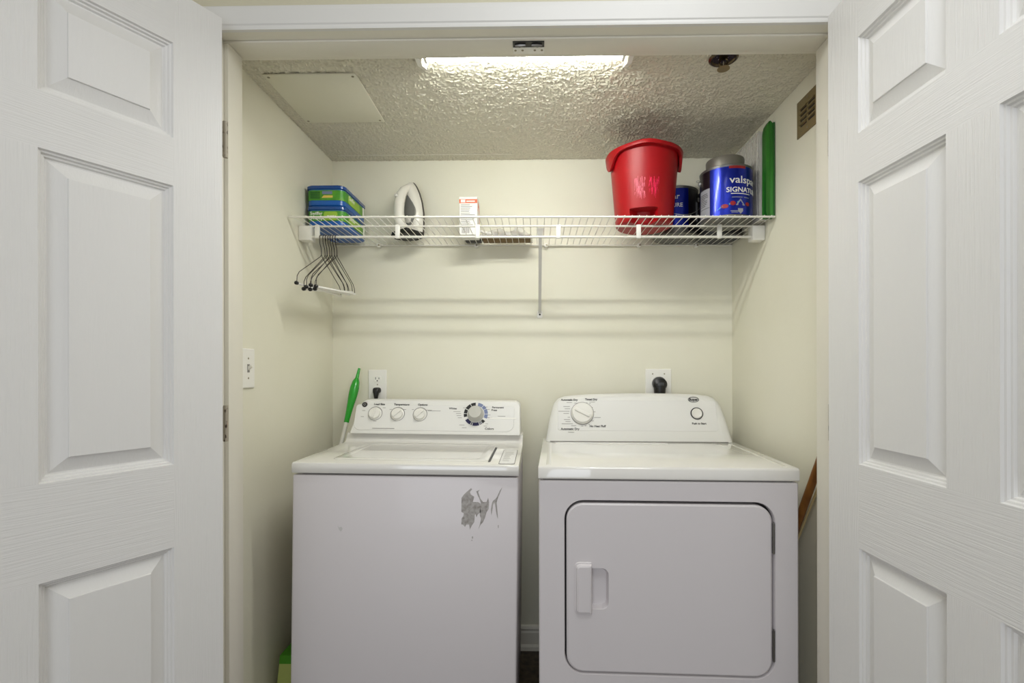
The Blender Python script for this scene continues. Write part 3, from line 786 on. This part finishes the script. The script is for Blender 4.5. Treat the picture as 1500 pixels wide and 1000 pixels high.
def scuff(t0, z0, w, h, m, cnt, seed):
    rnd = random.Random(seed); b = MB()
    for q in range(cnt):
        t = R(t0 + rnd.uniform(-w, w)); zt = z0 + rnd.uniform(-h * .3, h * .5); ln = rnd.uniform(.25, .8) * h * (1 - .6 * abs(t - R(t0)) / R(w)); dt = R(rnd.uniform(.15, .55))
        za, zb_ = zt, zt - ln; sl = R(rnd.uniform(-1.5, 1.5))
        vs = []
        for (tt, z, o) in ((t - dt, za, .0004), (t + dt, za, .0004), (t + dt * .4 + sl, zb_, .0004), (t - dt * .4 + sl, zb_, .0004)):
            r_ = bk_r(z) + .0005; vs.append((r_ * cos(tt), r_ * sin(tt), z))
        b.add(vs, [(0, 1, 2, 3)])
    o = b.build('scuff', m, bod); return o
scuff(251, .122, 9, .070, M['scuff'], 42, 1)
scuff(276, .125, 9, .058, M['scuff2'], 50, 2)

# ---------------------------------------------------------------- paint cans
def paint_can(name, label, x, yq, r, h, body_m):
    t = thing(name, label, 'paint can', (x, yq, deck(x)))
    b = MB(); b.lathe([(r - .006, .0), (r, .001), (r + .0012, .004), (r, .008), (r, h - .012), (r + .0012, h - .008), (r + .0018, h - .002), (r, h), (r - .012, h), (r - .014, h - .006), (0.0, h - .006)], n=56, cap1=False)
    b.build('can', body_m, t)
    return t
def ear(t, r, th, z):
    b = MB(); b.lathe([(.010, 0), (.009, .005), (.004, .007)], axis='x', n=16)
    return b.build('ear', M['can_metal'], t, (r * cos(R(th)), r * sin(R(th)), z), (0, 0, R(th)))
CH = .190
CC = paint_can('paint_can', 'blue labelled paint can at the shelf front with a grey tub on top', .703, 1.853, .0905, CH, M['can_tin_shaded'])
r0 = .0906
b = MB(); b.arc((0, 0), r0, -146, 20, .012, CH - .007, 60, .0006); b.build('label_wrap', M['can_blue'], CC)
b = MB(); b.arc((0, 0), r0, 20, 214, .012, CH - .007, 60, .0006); b.build('label_back', M['can_black'], CC)
lab = [c for c in CC.children if c.name.startswith('label_wrap')][0]
b = MB(); b.arc((0, 0), r0 + .0006, 179, 213.5, .013, .118, 14, .0004); b.build('data_panel', M['can_grey'], lab)
b = MB()
for q in range(8): b.arc((0, 0), r0 + .001, 182, 182 + random.uniform(16, 28), .100 - q * .006, .102 - q * .006, 6, .0002)
b.arc((0, 0), r0 + .001, 180, 213, .048, .0495, 8, .0002)
tag(b.build('fine_print', M['print'], lab), kind='stuff')
b = MB(); b.arc((0, 0), r0 + .0006, -104, -66, CH - .017, CH - .0078, 16, .0004); b.build('print_band', M['can_red'], lab)
zt = CH
def cy(x_, z_): return None
bent_lettering('valspar', .036, M['whitepaper'], lab, (0, 0), r0 + .0006, -103, .1215, bold=.0002, sx=1.22)
bent_lettering('SIGNATURE', .0245, M['whitepaper'], lab, (0, 0), r0 + .0006, -110, .090, bold=.0003, sx=1.10)
b = MB(); b.arc((0, 0), r0 + .0006, -100, -52, .083, .0855, 12, .0004); b.build('underline', M['whitepaper'], lab)
b = MB()
for a0, a1, z in ((-98, -74, .0705), (-70, -55, .0705), (-101, -82, .022), (-99, -84, .0175)): b.arc((0, 0), r0 + .0006, a0, a1, z, z + .0022, 6, .0004)
tag(b.build('fine_print', M['can_grey'], lab), kind='stuff')
def bent_poly(pts, m, name, off=.0010):
    b = MB(); n = len(pts)
    f = lambda th, z, rr: ((r0 + rr) * cos(R(th)), (r0 + rr) * sin(R(th)), z)
    a = [f(t, z, off) for t, z in pts]; c = [f(t, z, off + .0004) for t, z in pts]
    b.add(a + c, [tuple(reversed(range(n))), tuple(range(n, 2 * n))] + [(i, (i + 1) % n, n + (i + 1) % n, n + i) for i in range(n)])
    return b.build(name, m, lab)
ell = lambda t, z, a, h: [(t + a * cos(2 * pi * q / 14), z + h * sin(2 * pi * q / 14)) for q in range(14)]
bent_poly([(-130, .030), (-118, .046), (-100, .052), (-82, .058), (-82, .053), (-100, .046), (-118, .038)], M['can_cyan'], 'print_streak')
bent_poly(ell(-113, .041, 8, .0075), M['can_red'], 'print_blob', .0012)
bent_poly(ell(-96, .050, 6, .008), M['can_red'], 'print_blob', .0012)
bent_poly(ell(-60, .049, 6, .007), M['can_red'], 'print_blob', .0012)
bent_poly([(-90, .043), (-68, .043), (-79, .066)], M['can_grey'], 'triangle_mark', .0014)
bent_poly([(-85, .0462), (-73, .0462), (-79, .0590)], M['can_blue'], 'triangle_mark', .0017)
bent_poly([(-85, .032), (-73, .032), (-73, .022), (-79, .013), (-85, .022)], M['can_grey'], 'shield_mark', .0014)
ear(CC, r0, 172, .155)
b = MB(); b.tube([((r0 + .004) * cos(R(172)) - .0 + .012 * cos(q) * -1, (r0 + .004) * sin(R(172)) - .006, .163 + .0045 * sin(q)) for q in [2 * pi * i / 16 for i in range(16)]], .0010, 6, cyclic=True)
b.build('bail', M['can_metal'], CC)
TB = MB(); TB.lathe([(.060, 0), (.0645, .001), (.0662, .004), (.0668, .044), (.0655, .047), (.062, .048), (0, .048)], n=48, cap1=False)
tbo = TB.build('metal_tub', M['tub_grey'], None, (.699, 1.850, deck(.70) + CH - .0055))
tag(tbo, 'plain grey round tub sitting on top of the front paint can', 'tub')

CA = paint_can('paint_can', 'blue labelled paint can standing just behind the red bucket', .573, 2.052, .088, .188, M['can_tin_shaded'])
r1 = .0881
b = MB(); b.arc((0, 0), r1, -190, -72, .030, .178, 40, .0006); la = b.build('label_wrap', M['can_blue'], CA)
b = MB(); b.arc((0, 0), r1, -72, 170, .012, .178, 50, .0006); b.build('label_back', M['can_black'], CA)
bent_lettering('valspar', .030, M['whitepaper'], la, (0, 0), r1 + .0006, -95, .136, align='RIGHT', bold=.0003)
bent_lettering('SIGNATURE', .0225, M['whitepaper'], la, (0, 0), r1 + .0006, -87, .104, align='RIGHT', bold=.0003)
ear(CA, r1, -18, .150)
b = MB(); pts = []
for q in range(25):
    t = q / 24; th = -18 - 144 * t; zz = .150 - .085 * sin(pi * t); rr = r1 + .012 + .012 * sin(pi * t)
    pts.append((rr * cos(R(th)), rr * sin(R(th)), zz))
b.tube(pts, .0013, 6); b.build('bail', M['can_metal'], CA)
b = MB(); b.arc((0, 0), r1 + .0006, -42, -28, .055, .132, 6, .0006); b.build('data_panel', M['can_grey'], CA)

CB = paint_can('paint_can', 'dark grey can in the right back corner behind the front paint can', .7515, 2.053, .0845, .184, M['can_dark'])
b = MB(); b.arc((0, 0), .0846, 150, 250, .02, .168, 30, .0006); b.build('label_wrap', M['can_dark'], CB)

# ---------------------------------------------------------------- clear bag and green folder against the right wall
SB = thing('packaged_sheet', 'clear plastic packet of folded white sheeting standing against the right wall', 'packet', (.817, 1.80, deck(.82)))
outl = [(0, 0), (.145, 0), (.150, .215), (.285, .225), (.285, .325), (.14, .328), (.004, .322)]
b = MB(); b.prism([(u * .97 + .004, v * .97 + .003) for u, v in outl], lambda u, v, d: (d + .004 * sin(v * 30), u, v), -.010, .008); b.build('folded_sheet', M['bagpaper'], SB)
b = MB(); b.prism(outl, lambda u, v, d: (d, u, v), -.0155, .012); b.build('film_sleeve', M['film'], SB)
for q in range(3):
    MB().tube([(-.016, .012 + q * .05, .02), (-.018, .014 + q * .05, .17), (-.015, .010 + q * .052, .31)], .0020, 6).build('crease', M['film'], SB)
GF = thing('green_folder', 'green plastic folder standing on edge at the right end of the shelf', 'folder', (.824, 1.755, deck(.82)))
b = MB()
rings = []
for z, x0_, x1_, e in ((.0, -.014, .013, 0), (.02, -.018, .013, 0), (.15, -.017, .0135, 0), (.30, -.0165, .0125, 0), (.322, -.013, .0115, 0), (.338, -.0035, -.001, .004)):
    rings.append([(x0_, e, z), ((x0_ + x1_) / 2, e + .004, z), (x1_, e, z), (x1_, .032, z), (x0_, .032, z)])
b.loft(rings, smooth=False); b.build('folder_body', M['folder'], GF)
MB().box(.0065, .0125, -.001, .0, .002, .330).build('folder_edge', M['green_dark'], GF)

# ---------------------------------------------------------------- hangers
zr = ZD + rod_z + .0046                                        # top of the rod (local, before tilt)
def make_hanger():
    t = thing('wire_hanger', '', 'hanger')
    # local origin: where the hook rests on the rod; hanger lies in the YZ plane
    p = [(0, -.016, -.030)]
    rh = .0135
    p = [(0, rh * cos(R(a)), -.012 + rh * sin(R(a))) for a in range(-30, 181, 15)]
    p += [(0, -.012, -.030), (0, -.002, -.046), (0, 0, -.058), (0, 0, -.074)]
    MB().tube(p, .0014, 6).build('hook', M['hanger'], t)
    w = [(0, 0, -.070), (0, .008, -.080), (0, .158, -.164), (0, .171, -.179), (0, .174, -.198)]
    f = [(0, 0, -.070), (0, -.008, -.080), (0, -.168, -.164), (0, -.183, -.180), (0, -.186, -.202)]
    b = MB(); b.tube(w, .0013, 6); b.tube(f, .0013, 6); b.build('shoulder_wire', M['hanger'], t)
    MB().tube([(0, -.180, -.206), (0, .176, -.201)], .0041, 10).build('cardboard_tube', M['whitepaper'], t)
    b = MB(); b.lathe([(.003, -.006), (.0062, -.004), (.0065, .004), (.003, .007)], (0, -.1875, -.205), axis='-y', n=12); b.build('end_cap', M['black'], t)
    return t
hp0 = make_hanger()
ords = ['first wire hanger from the left wall on the shelf rod, dark wire with white bar', 'second wire hanger from the left wall on the shelf rod, dark wire with white bar',
        'third wire hanger from the left wall on the shelf rod, dark wire with white bar', 'fourth and middle wire hanger of the seven on the shelf rod',
        'fifth wire hanger from the left wall on the shelf rod, dark wire with white bar', 'sixth wire hanger from the left, next to the last one on the rod',
        'last wire hanger of the row on the rod, farthest from the left wall']
for q, (x, yaw, tip, roll) in enumerate(((-.806, -1.2, 1, 0), (-.795, 0, 6.5, 0), (-.786, 1.0, 4.5, 0), (-.777, 1.2, 7, 0), (-.768, 1.0, 3.0, 0), (-.759, .8, 6.5, 0), (-.749, 0, 4.0, 0))):
    h = hp0 if q == 0 else copy_tree(hp0)
    x += .008
    h.location = (x, Y2, ZD + rod_z + .0046 - .006 * x + .0005)
    h.rotation_euler = (R(tip), 0, R(yaw))
    tag(h, ords[q], 'hanger', 'wire hangers on the rod')

# ---------------------------------------------------------------- wall and ceiling fittings
AP = thing('access_panel', 'smooth cream access panel screwed to the left of the ceiling', 'access panel', (-.689, 1.652, ZC))
b = MB(); b.box(-.143, .143, -.147, .147, -.0075, -.003, .0012); b.build('panel_board', M['wall'], AP)
MB().box(-.139, .139, -.143, .143, -.003, -.0005).build('panel_gap', M['gap_dark'], AP)
for sx in (-.130, .130):
    for sy in (-.134, .134):
        MB().lathe([(.0042, -.0075), (.0042, -.0084), (.0025, -.0088)], (sx, sy, 0), n=12).build('screw', M['screw'], AP)

SP = thing('fire_sprinkler', 'dark metal fire sprinkler head on the ceiling at the upper right', 'sprinkler', (.547, 1.457, ZC - .001))
b = MB(); b.lathe([(.041, 0), (.041, -.004), (.036, -.007), (.033, -.0065), (.030, -.002)], n=36, cap0=True, cap1=True); b.build('escutcheon', M['chrome_dark'], SP)
b = MB(); b.lathe([(.012, -.002), (.012, -.010), (.008, -.012)], n=16); b.tube([(-.010, 0, -.009), (-.012, 0, -.018), (-.004, 0, -.029), (0, 0, -.031)], .0022, 6); b.tube([(.010, 0, -.009), (.012, 0, -.018), (.004, 0, -.029), (0, 0, -.031)], .0022, 6)
b.build('frame', M['chrome_dark'], SP)
MB().lathe([(.0015, -.010), (.0015, -.028)], n=8).build('glass_bulb', M['rust'], SP)
b = MB(); b.lathe([(.003, -.030), (.0175, -.0325), (.0175, -.034), (.003, -.0345)], n=28); b.build('deflector', M['brass'], SP)

VT = thing('vent_grille', 'antique brass louvred grille high on the right closet wall', 'vent', (XR, 1.5425, 1.988))
b = MB(); b.box(-.004, -.0002, -.0625, .0625, -.0575, .0575, .001); b.build('grille_plate', M['brass'], VT)
for c in (-.040, .005):
    for q in range(4):
        z = -.026 + q * .0165
        b = MB(); b.prism([(-.004, z), (-.0095, z + .001), (-.0040, z + .0085)], lambda u, v, d: (u, d, v), c, c + .034)
        b.build('louver', M['brass'], VT)
        MB().box(-.0046, -.004, c, c + .034, z - .0042, z + .0005).build('louver_slot', M['gap_dark'], VT)
for sy, sz in ((.0, .047), (0, -.047)):
    MB().lathe([(.0035, 0), (.003, .0012)], (-.0052, sy, sz), axis='x', n=10).build('screw', M['screw'], VT)

LS = thing('light_switch', 'white toggle light switch on the left closet wall', 'switch', (XL, 1.500, 1.2045))
b = MB()
rw = rrect(-.035, .035, -.060, .060, .004)
b.loft([[(0.0003, u, v) for u, v in rw], [(.004, u, v) for u, v in rw], [(.006, u * .94, v * .965) for u, v in rw]]); b.build('switch_plate', M['white'], LS)
b = MB(); b.box(.005, .0066, -.006, .006, -.0125, .0125); b.build('toggle_slot', M['print_soft'], LS)
b = MB(); b.loft([[(.006, -.004, -.006), (.006, .004, -.006), (.006, .004, .006), (.006, -.004, .006)], [(.018, -.003, .004), (.018, .003, .004), (.017, .003, .010), (.017, -.003, .010)]]); b.build('toggle', M['white'], LS)
for z in (-.030, .030): MB().lathe([(.0033, 0), (.0028, .001)], (.006, 0, z), axis='x', n=10).build('screw', M['screw'], LS)

def wall_plate(name, label, cx, cz, w, h):
    t = thing(name, label, 'outlet', (cx, YB, cz))
    b = MB(); plate(b, -w / 2, w / 2, -h / 2, h / 2, .004, -.006, -.0003, .003); b.build('cover_plate', M['white'], t)
    return t
OU = wall_plate('wall_outlet', 'white duplex wall outlet with a black plug behind the washer', -.6825, 1.137, .079, .128)
for z in (.024, -.024):
    b = MB(); plate(b, -.0175, .0175, z - .0145, z + .0145, .011, -.0085, -.005, .0015); rc = b.build('receptacle', M['white'], OU)
    if z > 0:
        b = MB(); b.box(-.0085, -.0060, -.0088, -.0083, z - .002, z + .008); b.box(.0060, .0085, -.0088, -.0083, z - .001, z + .007); b.lathe([(.0028, .0083), (.0028, .0088)], (0, 0, z - .0075), axis='-y', n=12)
        b.build('slot', M['black'], rc)
MB().lathe([(.003, .006), (.0026, .0072)], (0, 0, 0), axis='-y', n=10).build('screw', M['screw'], OU)
PL = thing('power_cord', 'black plug and cord hanging from the duplex outlet behind the washer', 'cord', (-.6825, YB - .0085, 1.113))
b = MB(); b.loft([[(x, 0, z) for x, z in rrect(-.0165, .0165, -.012, .012, .010)], [(x, -.010, z) for x, z in rrect(-.0165, .0165, -.013, .012, .010)], [(x * .9, -.020, z) for x, z in rrect(-.0145, .0145, -.016, .009, .009)],
                  [(x, -.024, z) for x, z in rrect(-.009, .009, -.020, .002, .007)]])
b.tube([(0, -.014, -.006), (0, -.017, -.020), (0, -.017, -.034), (0, -.016, -.045)], [.013, .0105, .0075, .0062], 12)
b.build('plug', M['black'], PL)
MB().tube([(0, -.016, -.044), (0, -.016, -.07), (.002, -.018, -.30), (.01, -.02, -.60), (.04, -.022, -.90), (.06, -.022, -1.02)], .0048, 8).build('cord', M['black'], PL)
OD = wall_plate('dryer_outlet', 'large square white dryer outlet with a big black plug behind the dryer', .524, 1.145, .110, .115)
for x in (-.025, .025): MB().lathe([(.0032, .006), (.0028, .0072)], (x, 0, .036), axis='-y', n=10).build('screw', M['screw'], OD)
MB().lathe([(.034, .005), (.034, .008), (.032, .010)], (0, 0, -.004), axis='-y', n=30).build('receptacle', M['white'], OD)
PD = thing('power_cord', 'thick black dryer plug and cord in the square outlet', 'cord', (.524, YB - .0100, 1.141))
b = MB(); b.loft([[(.0285 * cos(2 * pi * q / 28), 0, .0285 * sin(2 * pi * q / 28) - .001) for q in range(28)], [(.030 * cos(2 * pi * q / 28), -.012, .029 * sin(2 * pi * q / 28) - .001) for q in range(28)],
                  [(.029 * cos(2 * pi * q / 28), -.028, .026 * sin(2 * pi * q / 28) - .004) for q in range(28)], [(.020 * cos(2 * pi * q / 28), -.036, .016 * sin(2 * pi * q / 28) - .010) for q in range(28)]])
b.tube([(0, -.016, -.010), (0, -.018, -.045), (0, -.018, -.07)], [.026, .023, .018], 14)
b.build('plug', M['black'], PD)
b = MB(); b.box(-.014, .014, -.0375, -.034, -.014, .004, .002); b.build('plug_cap', M['can_dark'], PD)
MB().tube([(0, -.018, -.065), (0, -.018, -.12), (.005, -.02, -.5), (.02, -.022, -.95), (.05, -.022, -1.09)], .009, 10).build('cord', M['black'], PD)

# roller catch under the door head
RC = thing('roller_catch', 'white and black double roller catch under the middle of the door head', 'door catch', (-.0175, 1.331, ZS))
MB().box(-.0415, .0415, -.022, .001, -.0022, -.0002).build('catch_case', M['black'], RC)
b = MB(); b.box(-.042, .042, .001, .027, -.0030, -.0002, .0006); b.build('strike_plate', M['white'], RC)
for sx in (-1, 1):
    MB().tube([(sx * .008, -.012, -.005), (sx * .024, -.010, -.0045), (sx * .036, -.009, -.004)], [.003, .005, .0022], 8).build('roller', M['steel'], RC)
    for x in (.0165, .0355):
        MB().lathe([(.0035, -.0030), (.0030, -.0040)], (sx * x, .012, 0), n=12).build('screw', M['screw'], RC)

# ---------------------------------------------------------------- long-handled tools
def along(a, b, t): a = Vector(a); b = Vector(b); return a + (b - a) * t
GD = thing('floor_duster', 'green handled floor duster leaning in the left back corner behind the washer', 'duster', (-.818, 1.985, 0))
T = (-.747, 2.108, 1.207); T0 = (-.818, 1.985, .0)
# pole runs through the photo's points; base stands on the floor between washer and wall
ax = lambda z: Vector((-.785 + .0 + (z - .90) * .115 + .818, 1.995 + (z - .90) * .36 - 1.985, z))
b = MB(); b.tube([ax(.90) * 0 + Vector((-.02, -.20, .02)), ax(.86), ax(.985)], [.0085, .0085, .0085], 12); b.build('pole', M['handle_white'], GD)
b = MB(); zz = [.985, 1.02, 1.06, 1.095, 1.125, 1.150, 1.166, 1.185, 1.207]; rr = [.0100, .0115, .0145, .0180, .0185, .0150, .0075, .0062, .0050]
b.tube([ax(z) for z in zz], rr, 16); b.build('grip', M['handle_green'], GD)['label'] = 'bright green grip'
b = MB(); b.box(-.045, .025, -.30, -.12, 0, .022, .008); b.build('mop_head', M['whitepaper'], GD)

BP = thing('broom_handle', 'brown wooden handle leaning between the dryer and the right wall', 'broom', (.812, 1.965, 0))
A0 = Vector((0, 0, .012)); A1 = Vector((.004, -.574, 1.03))
b = MB(); b.tube([A0, A0 + (A1 - A0) * .5, A1], .0115, 14); b.tube([A1, A1 + (A1 - A0).normalized() * .006], [.0115, .007], 14); b.build('handle', M['wood'], BP)
b = MB(); b.tube([A0 + Vector((.0135, -.0035, .03)), A1 + Vector((.0125, -.0035, -.03))], .0035, 8); b.build('pale_strip', M['wood_pale'], BP)
b = MB(); b.box(-.018, .018, -.05, .05, 0, .05, .006); b.build('broom_head', M['tan'], BP)

GB = thing('green_box', 'green and lime cardboard box standing on the floor left of the washer', 'box', (-.826, 1.66, 0), (0, R(8) * 0, 0))
b = MB(); b.prism([(-.036, 0), (.036, 0), (.052, .272), (-.006, .272)], lambda u, v, d: (u, d, v), -.055, .06); b.build('box_body', M['boxlime'], GB)
b = MB(); b.prism([(-.0085, .2465), (.0512, .2465), (.0528, .2735), (-.0062, .2735)], lambda u, v, d: (u, d, v), -.0565, .0615); b.build('box_lid', M['boxgreen'], GB)
